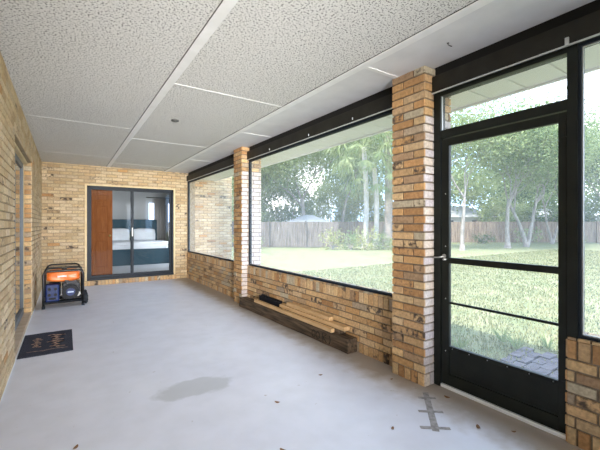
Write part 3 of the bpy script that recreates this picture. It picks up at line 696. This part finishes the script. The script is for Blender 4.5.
# ceiling and beam fittings
bm = bmesh.new(); disc(bm, (1.12, 4.44, H - .008), (0, 0, 1), .045, .016, 24, bev=.004); disc(bm, (1.12, 4.44, H - .018), (0, 0, 1), .02, .01, 16)
thing(link('ceiling_cover_plate', bm, mat('grey_metal_plate', (.09, .09, .085), .8)), 'small round grey cover plate on the textured ceiling', 'cover plate')
bm = bmesh.new(); tube(bm, [(2.256, 1.49, H), (2.256, 1.49, H - .012), (2.27, 1.475, H - .026), (2.256, 1.46, H - .036), (2.242, 1.47, H - .03)], .0028, 6); disc(bm, (2.256, 1.49, H - .001), (0, 0, 1), .008, .003, 12)
thing(link('ceiling_hook', bm, GDK), 'tiny dark hook screwed into the ceiling near the screen door', 'hook')
bm = bmesh.new(); box(bm, 2.49, 2.504, .853, .873, 2.385, 2.432, bev=.003); disc(bm, (2.489, .863, 2.42), (1, 0, 0), .004, .004, 10)
thing(link('metal_clip', bm, ALU), 'small pale metal clip on the beam above the latch post', 'clip')
for q, y in enumerate((2.75, 3.55, 4.55)):
    bm = bmesh.new(); box(bm, 2.494, 2.504, y, y + .009, 2.41, 2.435, bev=.002)
    thing(link('blind_bracket', bm, ALU), 'small metal bracket on the beam over the middle bay, ' + ('next to the near pillar', 'between the other two', 'next to the far pillar')[q], 'bracket', 'brackets on the middle beam')

# ------------------------------------------------------------ yard
LAWN = mat('dry_lawn_grass', (0.147, 0.173, 0.090), .95, noise_scale=2.2, col2=(0.211, 0.214, 0.128), bump=.6, bump_scale=25, spec=.1, detail=10)
bm = bmesh.new()
nx, ny = 70, 70; V = []
for i in range(nx + 1):
    row = []
    for j in range(ny + 1):
        x = 2.73 + 77 * (i / nx) ** 1.6; y = -30 + 90 * j / ny
        row.append(bm.verts.new((x, y, -.12 + (.05 * noise.noise(Vector((x * .25, y * .25, 0))) if x > 5 else 0))))
    V.append(row)
for i in range(nx):
    for j in range(ny): bm.faces.new((V[i][j], V[i + 1][j], V[i + 1][j + 1], V[i][j + 1]))
struct(link('lawn', bm, LAWN))
bm = bmesh.new(); box(bm, -50, 2.73, 14.4, 70, -.3, -.15); box(bm, -50, 2.73, -60, -3.2, -.3, -.15); box(bm, -50, -6.3, -3.2, 14.4, -.3, -.15); box(bm, 2.73, 80, -60, -30, -.3, -.15); struct(link('ground', bm, LAWN))
# paved path outside the door
PAVE = mat('grey_brick_pavers', (.09, .083, .095), .85, noise_scale=11, col2=(.15, .14, .155), bump=.4, bump_scale=40, spec=.1)
bm = bmesh.new()
for i in range(9):
    for j in range(14):
        x = 2.80 + i * .215 + (.1 if j % 2 else 0); y = .25 + j * .112 + .02 * i
        if (x > 4.2 and (j < 3 or j > 9)) or random.random() < .04: continue
        dz = random.uniform(-.006, .006); box(bm, x, x + .203, y, y + .102, -.15, -.085 + dz, bev=.004)
struct(link('path', bm, PAVE))

def quads(name, P, U, Vv, m, parent=None):
    """many small leaf blades: centres P, half axes U and Vv"""
    n_ = len(P); co_ = np.empty((n_, 4, 3)); co_[:, 0] = P - U; co_[:, 1] = P - Vv; co_[:, 2] = P + U; co_[:, 3] = P + Vv
    me = bpy.data.meshes.new(name); me.vertices.add(n_ * 4); me.vertices.foreach_set('co', co_.reshape(-1).astype(np.float32))
    me.loops.add(n_ * 4); me.loops.foreach_set('vertex_index', np.arange(n_ * 4, dtype=np.int32)); me.polygons.add(n_); me.polygons.foreach_set('loop_start', np.arange(0, n_ * 4, 4, dtype=np.int32))
    try: me.polygons.foreach_set('loop_total', np.full(n_, 4, dtype=np.int32))
    except Exception: pass
    me.update(); me.validate(); me.materials.append(m); o = bpy.data.objects.new(name, me); C.objects.link(o)
    if parent: o.parent = parent
    return o
def unit(n_): v = RNG.normal(size=(n_, 3)); return v / np.linalg.norm(v, axis=1)[:, None]
def leaves(name, centres, spread, per, size, m, parent, droop=0):
    c = np.repeat(np.array(centres), per, axis=0); n_ = len(c)
    P = c + RNG.normal(size=(n_, 3)) * np.array(spread)
    a = unit(n_); a[:, 2] -= droop; a /= np.linalg.norm(a, axis=1)[:, None]
    b = np.cross(a, unit(n_)); b /= np.linalg.norm(b, axis=1)[:, None]
    s = size * RNG.uniform(.6, 1.3, n_)[:, None]
    return quads(name, P, a * s, b * s * .45, m, parent)
LF = [leaf_material('oak_leaf', (0.102, 0.157, 0.065), (0.259, 0.321, 0.159)), leaf_material('light_leaf', (0.188, 0.254, 0.109), (0.360, 0.404, 0.217)), leaf_material('yellow_leaf', (0.282, 0.314, 0.116), (0.454, 0.434, 0.202)), leaf_material('dark_leaf', (0.063, 0.105, 0.051), (0.133, 0.187, 0.087))]
BARK = mat('grey_bark', (0.190, 0.163, 0.143), .9, noise_scale=9, col2=(0.313, 0.286, 0.258), bump=.8, bump_scale=14, stretch=(1, 1, .3))
PBARK = mat('pale_bark', (0.330, 0.312, 0.288), .9, noise_scale=6, col2=(0.420, 0.402, 0.372), bump=.5, bump_scale=12)
PALMB = mat('palm_bark', (0.270, 0.217, 0.180), .95, noise_scale=5, col2=(0.390, 0.330, 0.285), bump=.9, bump_scale=14, stretch=(1, 1, 3))
def branchy(bm, p, d, L, r, depth, tips):
    pts = [p]; rs = [r]; n_ = 5; dd = d.copy()
    for i in range(n_):
        dd = (dd + Vector((random.gauss(0, .05 if depth > 3 else .13), random.gauss(0, .05 if depth > 3 else .13), random.gauss(.03, .05)))).normalized(); pts.append(pts[-1] + dd * L / n_); rs.append(r * (1 - .45 * (i + 1) / n_))
    tube(bm, pts, rs, 8 if depth > 1 else 5)
    if depth == 0: tips.append(pts[-1]); return
    if depth < 3: tips.append(pts[-2])
    for q in range(random.choice((2, 3)) if depth < 3 else 3):
        a_ = random.uniform(0, 6.28); sp = random.uniform(.45, .85)
        nd = (dd + Vector((math.cos(a_) * sp, math.sin(a_) * sp, random.uniform(-.1, .35)))).normalized()
        branchy(bm, pts[random.choice((-1, -1, -2))], nd, L * random.uniform(.62, .8), rs[-1] * .75, depth - 1, tips)
def tree(lat, dep, trunk_h, r, reach, label, lf=0, per=170, size=.085, bark=None, lean=(0, 0), spread=.75, name='shade_tree', cat='tree', grp='trees in the yard', depth=4, forks=1, zmin=2.2):
    x, y = yard(lat, dep); r *= .72; root = empty(name, (x, y, -.14)); thing(root, label, cat, grp)
    bm = bmesh.new(); tips = []
    for f_ in range(forks):
        d = Vector((lean[0] + (f_ - (forks - 1) / 2) * .38, lean[1] + (f_ - (forks - 1) / 2) * -.25, 1)).normalized()
        branchy(bm, Vector((f_ * .1, 0, 0)), d, trunk_h, r, depth, tips)
    tube(bm, [(0, 0, -.1), (0, 0, .12), (0, 0, .35)], [r * 1.7, r * 1.25, r * .98], 10)
    link('trunk', bm, bark or BARK, root)
    cs = []
    for t in tips:
        for q in range(4):
            c = t + Vector((random.gauss(0, reach), random.gauss(0, reach), random.gauss(0, reach * .55)))
            if c.z > zmin: cs.append(tuple(c))
    leaves('crown', cs, (spread, spread, spread * .6), int(per * .29), size, LF[lf], root, droop=.3)
    return root
# trees seen through the screen door and the near bay
tree(9.0, 19.5, 3.0, .17, .9, 'slim grey tree on the lawn, nearest the hinge side of the screen door', 1, 130)
tree(13.0, 22.0, 3.1, .21, .9, 'tall grey trunk in the middle of the screen door view, leaning slightly', 0, 130, lean=(.06, -.05))
tree(14.8, 23.0, 3.0, .20, .9, 'forked tree right of the tall grey trunk', 1, 120, forks=2)
tree(19.0, 26.5, 2.8, .15, .9, 'thin V-shaped tree before the wooden fence', 0, 110, forks=2)
tree(21.5, 25.0, 3.2, .18, 1.0, 'dense tree beyond the latch post', 3, 150)
# big oaks beyond the middle bay
tree(0.4, 26.0, 3.4, .26, 1.1, 'big oak filling the middle of the large bay behind the dark fence', 0, 380, zmin=1.8)
tree(-3.1, 27.0, 2.4, .20, 1.0, 'light green tree behind the fence beside the far pillar', 1, 240, grp='trees in the yard')
tree(3.4, 29.0, 3.6, .24, 1.2, 'tall oak behind the palms', 0, 330)
tree(-4.3, 16.5, 2.6, .13, .7, 'pale curved tree just beyond the wing of the house', 1, 60, bark=PBARK, lean=(-.35, .25))
# far line behind the fences
for i, (lat, dep, lf) in enumerate(((-9, 34, 1), (7.5, 36, 3), (12, 38, 0), (16.5, 36, 1), (21, 37, 3), (26, 36, 0), (31, 35, 1))):
    tree(lat, dep, 3.0, .22, 1.3, ('pale green tree far behind the fence past the house wing', 'dark tree far behind the bright palm trunks', 'wide green tree far behind the slim grey tree', 'light tree far behind the forked tree', 'dark tree far behind the wooden fence', 'green tree on the far side of the lot, beyond the latch post', 'light tree at the far end of the wooden fence')[i],
         lf, 150, .17, spread=1.0, grp='trees beyond the fence', depth=3)
def shrub(lat, dep, r, h, label, lf, n_=500, size=.07):
    x, y = yard(lat, dep); root = empty('shrub', (x, y, -.13)); thing(root, label, 'shrub', 'shrubs along the fence')
    bm = bmesh.new()
    for q in range(7): a_ = q * .9; tube(bm, [(0, 0, 0), (math.cos(a_) * r * .4, math.sin(a_) * r * .4, h * .5), (math.cos(a_) * r * .7, math.sin(a_) * r * .7, h * .85)], [.02, .015, .006], 5)
    link('stems', bm, BARK, root)
    P = RNG.uniform(-1, 1, size=(40, 3)); P = P[(P[:, 0] ** 2 + P[:, 1] ** 2 + P[:, 2] ** 2) < 1.1]; P = np.stack([P[:, 0] * r, P[:, 1] * r, (P[:, 2] + 1) * h * .5], 1)
    leaves('foliage', P, (.12, .12, .12), max(8, n_ // len(P)), size, LF[lf], root)
for i, (lat, dep, r, h, lf, lab) in enumerate(((1.9, 20.5, .75, 1.15, 2, 'yellow green shrub at the corner of the dark fence'), (2.9, 20.2, .6, .95, 1, 'low leafy shrub just left of the palm trunks'), (3.7, 20.0, .75, 1.25, 2, 'yellow shrub at the foot of the palm'),
        (4.6, 20.3, .7, .9, 1, 'light shrub right of the palm foot'), (5.4, 20.0, .8, 1.1, 2, 'yellow green shrub beside the near pillar'), (-3.6, 21.5, .6, 1.0, 2, 'pinkish tan shrub before the fence by the far pillar'), (-2.9, 21.6, .5, .8, 1, 'small shrub before the dark fence by the far pillar'),
        (17.3, 26.5, 1.0, 1.2, 1, 'round shrub under the V-shaped tree'), (20.5, 26.6, .9, 1.1, 1, 'round shrub before the fence near the latch post'), (14.0, 26.8, .7, .8, 3, 'low dark shrub at the foot of the fence'), (25.5, 25.0, 1.4, 2.6, 3, 'tall dark shrub beyond the latch post'))):
    shrub(lat, dep, r, h, lab, lf)
for i, (lat, dep, r, h, lf) in enumerate(((-6.5, 26.5, 1.9, 4.2, 2), (-3.9, 25.5, 1.7, 3.6, 1), (-1.2, 28.5, 2.2, 5.2, 0), (2.6, 31, 2.2, 5.0, 1), (5.6, 31.5, 2.2, 4.6, 2), (9.6, 31.5, 1.9, 3.4, 0), (18.2, 32, 2.0, 3.6, 1), (22.0, 32, 2.4, 4.0, 0), (27.5, 31.5, 2.4, 4.4, 3))):
    x, y = yard(lat, dep); root = empty('tall_bush', (x, y, -.14))
    thing(root, 'tall rounded bush behind the fence, ' + ('past the house wing', 'beside the far pillar', 'under the big oak', 'left of the palm trunks', 'beyond the thick palm', 'left of the pale roofed house', 'between the two houses', 'behind the V-shaped tree', 'at the far right end')[i], 'bush', 'tall bushes behind the fences')
    bm = bmesh.new()
    for q in range(6): a_ = q * 1.05; tube(bm, [(0, 0, 0), (math.cos(a_) * r * .3, math.sin(a_) * r * .3, h * .4), (math.cos(a_) * r * .6, math.sin(a_) * r * .6, h * .8)], [.06, .045, .015], 5)
    link('stems', bm, BARK, root)
    P = unit(130) * (RNG.uniform(.35, 1, 130) ** .5)[:, None]; P = np.stack([P[:, 0] * r, P[:, 1] * r, (P[:, 2] + 1.05) * h * .5], 1)
    leaves('foliage', P, (.30, .30, .28), 75, .10, LF[lf], root)
# palms
def palm(lat, dep, h, r, label, fronds=22, bark=None, hang=.9):
    x, y = yard(lat, dep); root = empty('palm_tree', (x, y, -.14)); thing(root, label, 'palm tree', 'palms in the large bay')
    bm = bmesh.new(); n_ = 30
    tube(bm, [(.15 * math.sin(i * .12), 0, h * i / n_) for i in range(n_ + 1)], [r * (1 + .10 * (i % 2)) * (1.25 - .3 * min(1, i / 6)) for i in range(n_ + 1)], 12)
    link('trunk', bm, bark or PALMB, root)
    top = Vector((.15 * math.sin(n_ * .12), 0, h))
    Pc, Uc, Vc = [], [], []; bm = bmesh.new()
    for k_ in range(fronds):
        az = k_ * 2.4; el = R(75 - 110 * k_ / fronds); d = Vector((math.cos(az) * math.cos(el), math.sin(az) * math.cos(el), math.sin(el)))
        q = top.copy(); L_ = random.uniform(1.3, 1.7); pts = [q.copy()]
        for s_ in range(6): d = (d + Vector((0, 0, -.10))).normalized(); q = q + d * L_ / 6; pts.append(q.copy())
        tube(bm, pts, [.025, .022, .02, .017, .014, .01, .006], 4)
        side = d.cross(Vector((0, 0, 1))).normalized(); up = side.cross(d)
        for j in range(22):                                   # fan of blades at the end of each stalk
            t = (j / 21 - .5) * 2; a_ = t * 1.9; bd = (d * math.cos(a_) + side * math.sin(a_) + Vector((random.gauss(0, .15), random.gauss(0, .15), random.uniform(-.1, -.8) - .3 * abs(t)))).normalized(); ln = random.uniform(.55, .85)
            c0 = pts[-1]; Pc.append(c0 + bd * ln * .5); Uc.append(bd * ln * .5); Vc.append(bd.cross(up).normalized() * .032)
            c1 = c0 + bd * ln; d2 = (bd + Vector((0, 0, -hang))).normalized(); Pc.append(c1 + d2 * .3); Uc.append(d2 * .32); Vc.append(d2.cross(side).normalized() * .026)
    link('frond_stalks', bm, LF[1], root)
    quads('fronds', np.array(Pc), np.array(Uc), np.array(Vc), LF[1], root)
palm(3.95, 21.5, 6.2, .15, 'tall palm with drooping fronds, leftmost palm trunk', bark=PBARK)
palm(4.7, 22.0, 5.0, .15, 'shorter palm beside the tall one, its fronds hanging half way up', bark=PBARK)
palm(5.7, 23.0, 8.0, .26, 'thick rough palm trunk beside the near pillar', 16)

# fences: one thing per run, posts and boards as its parts
FM1 = mat('dark_weathered_fence', (0.091, 0.073, 0.063), .9, noise_scale=2, col2=(0.210, 0.175, 0.154), stretch=(5, 5, .5)); FM2 = mat('brown_weathered_fence', (0.140, 0.098, 0.073), .9, noise_scale=2, col2=(0.294, 0.224, 0.168), stretch=(5, 5, .5))
def fence(l0, d0, l1, d1, h, m, label):
    p, q = Vector(yard(l0, d0)), Vector(yard(l1, d1)); L_ = (q - p).length; root = empty('wooden_fence', (p.x, p.y, -.13), math.atan2((q - p).y, (q - p).x)); thing(root, label, 'fence')
    bm = bmesh.new(); x = 0
    while x < L_: 
        box(bm, x, x + .14, -.012, .012, .04, h - random.uniform(0, .03)); x += .147
    link('boards', bm, m, root)
    bm = bmesh.new()
    for z in (.35, h - .3): box(bm, 0, L_, .015, .055, z, z + .09)
    link('rails', bm, m, root)
    for k_ in range(int(L_ / 2.4) + 1):
        bm = bmesh.new(); box(bm, k_ * 2.4 - .05, k_ * 2.4 + .05, -.13, -.03, 0, h + .05); link('post', bm, m, root)
fence(-14, 23.4, 2.3, 22.4, 1.66, FM1, 'dark grey board fence beyond the large bay')
fence(2.3, 28.6, 34, 28.2, 1.72, FM2, 'brown board fence along the back of the lawn beyond the screen door')
# neighbours
def house(lat, dep, w_, d_, h, rh, label, wall, roofm, rot=0):
    x, y = yard(lat, dep); root = empty('neighbour_house', (x, y, -.15), -YAW + rot); thing(root, label, 'house', 'houses beyond the fence')
    bm = bmesh.new(); box(bm, -w_ / 2, w_ / 2, 0, d_, 0, h); link('walls', bm, wall, root)
    bm = bmesh.new(); e_ = .4; a = [bm.verts.new(p) for p in ((-w_ / 2 - e_, -e_, h), (w_ / 2 + e_, -e_, h), (w_ / 2 + e_, d_ + e_, h), (-w_ / 2 - e_, d_ + e_, h), (-w_ / 2 + 1, d_ / 2, h + rh), (w_ / 2 - 1, d_ / 2, h + rh))]
    for f_ in ((0, 1, 5, 4), (1, 2, 5), (2, 3, 4, 5), (3, 0, 4), (3, 2, 1, 0)): bm.faces.new([a[k_] for k_ in f_])
    link('roof', bm, roofm, root)
    for k_ in range(3):
        bm = bmesh.new(); xw = -w_ / 2 + w_ * (k_ + .7) / 3.4; box(bm, xw, xw + .9, -.03, .02, .9, h - .3); link('window', bm, BRONZE, root)
LR = mat('pale_metal_roof', (0.260, 0.273, 0.293), .5, noise_scale=12, col2=(0.325, 0.338, 0.358), stretch=(8, .4, 1))
house(.6, 24.2, 2.6, 3, 1.60, .60, 'low shed with a pale metal roof right behind the dark fence', SIDING, LR)
house(13.5, 33.0, 9, 6, 2.2, 1.2, 'house with a pale roof behind the brown fence, near the slim grey tree', SIDING, LR)
house(23.5, 33.5, 9, 6, 2.2, 1.3, 'house behind the brown fence beyond the V-shaped tree', SIDING, ROOFM)

# grass blades near the porch and weeds along the path
def blades(name, n_, x0, x1, y0, y1, h, m, label, dens=None):
    P = np.stack([x0 + (x1 - x0) * RNG.random(n_) ** 1.6, RNG.uniform(y0, y1, n_), np.full(n_, -.115)], 1)
    keep = ~((P[:, 0] < 4.4) & (P[:, 1] > .3) & (P[:, 1] < 1.75) & (RNG.random(n_) < .93)); P = P[keep]; n_ = len(P)
    a = RNG.uniform(0, 6.28, n_); hh = h * RNG.uniform(.5, 1.3, n_)[:, None]
    U = np.stack([np.cos(a) * .5, np.sin(a) * .5, np.ones(n_)], 1) * hh / 2; Vv = np.stack([-np.sin(a), np.cos(a), np.zeros(n_)], 1) * .0045 * (1 + P[:, :1] / 6)
    P[:, 2] += hh[:, 0] / 2
    thing(quads(name, P, U, Vv, m), label, 'grass', kind='stuff')
blades('grass', 100000, 3.0, 24, -2, 8.8, .05, leaf_material('grass_blade', (.20, .22, .11), (.29, .285, .165)), 'short dry green grass blades of the lawn outside the porch')
def weed(x, y, label):
    root = empty('weed', (x, y, -.10)); thing(root, label, 'weed', 'weeds by the paved path')
    P, U, Vv = [], [], []
    for k_ in range(34):
        a_ = random.uniform(0, 6.28); ln = random.uniform(.10, .24); d = Vector((math.cos(a_) * .7, math.sin(a_) * .7, random.uniform(.4, 1.1))).normalized()
        P.append(d * ln / 2); U.append(d * ln / 2); Vv.append(Vector((-math.sin(a_), math.cos(a_), 0)) * .008)
    quads('blades', np.array(P), np.array(U), np.array(Vv), LF[1], root)
for x, y, t in ((4.35, 2.15, 'tufty green weed at the far corner of the paved path'), (4.55, 1.75, 'green weed past the outer edge of the pavers'), (4.25, 1.95, 'small green weed on the path edge, between two larger ones'), (3.7, 2.3, 'green weed in the grass beside the path, nearest the near pillar'), (4.7, 1.35, 'green weed beyond the pavers near the latch post')): weed(x, y, t)
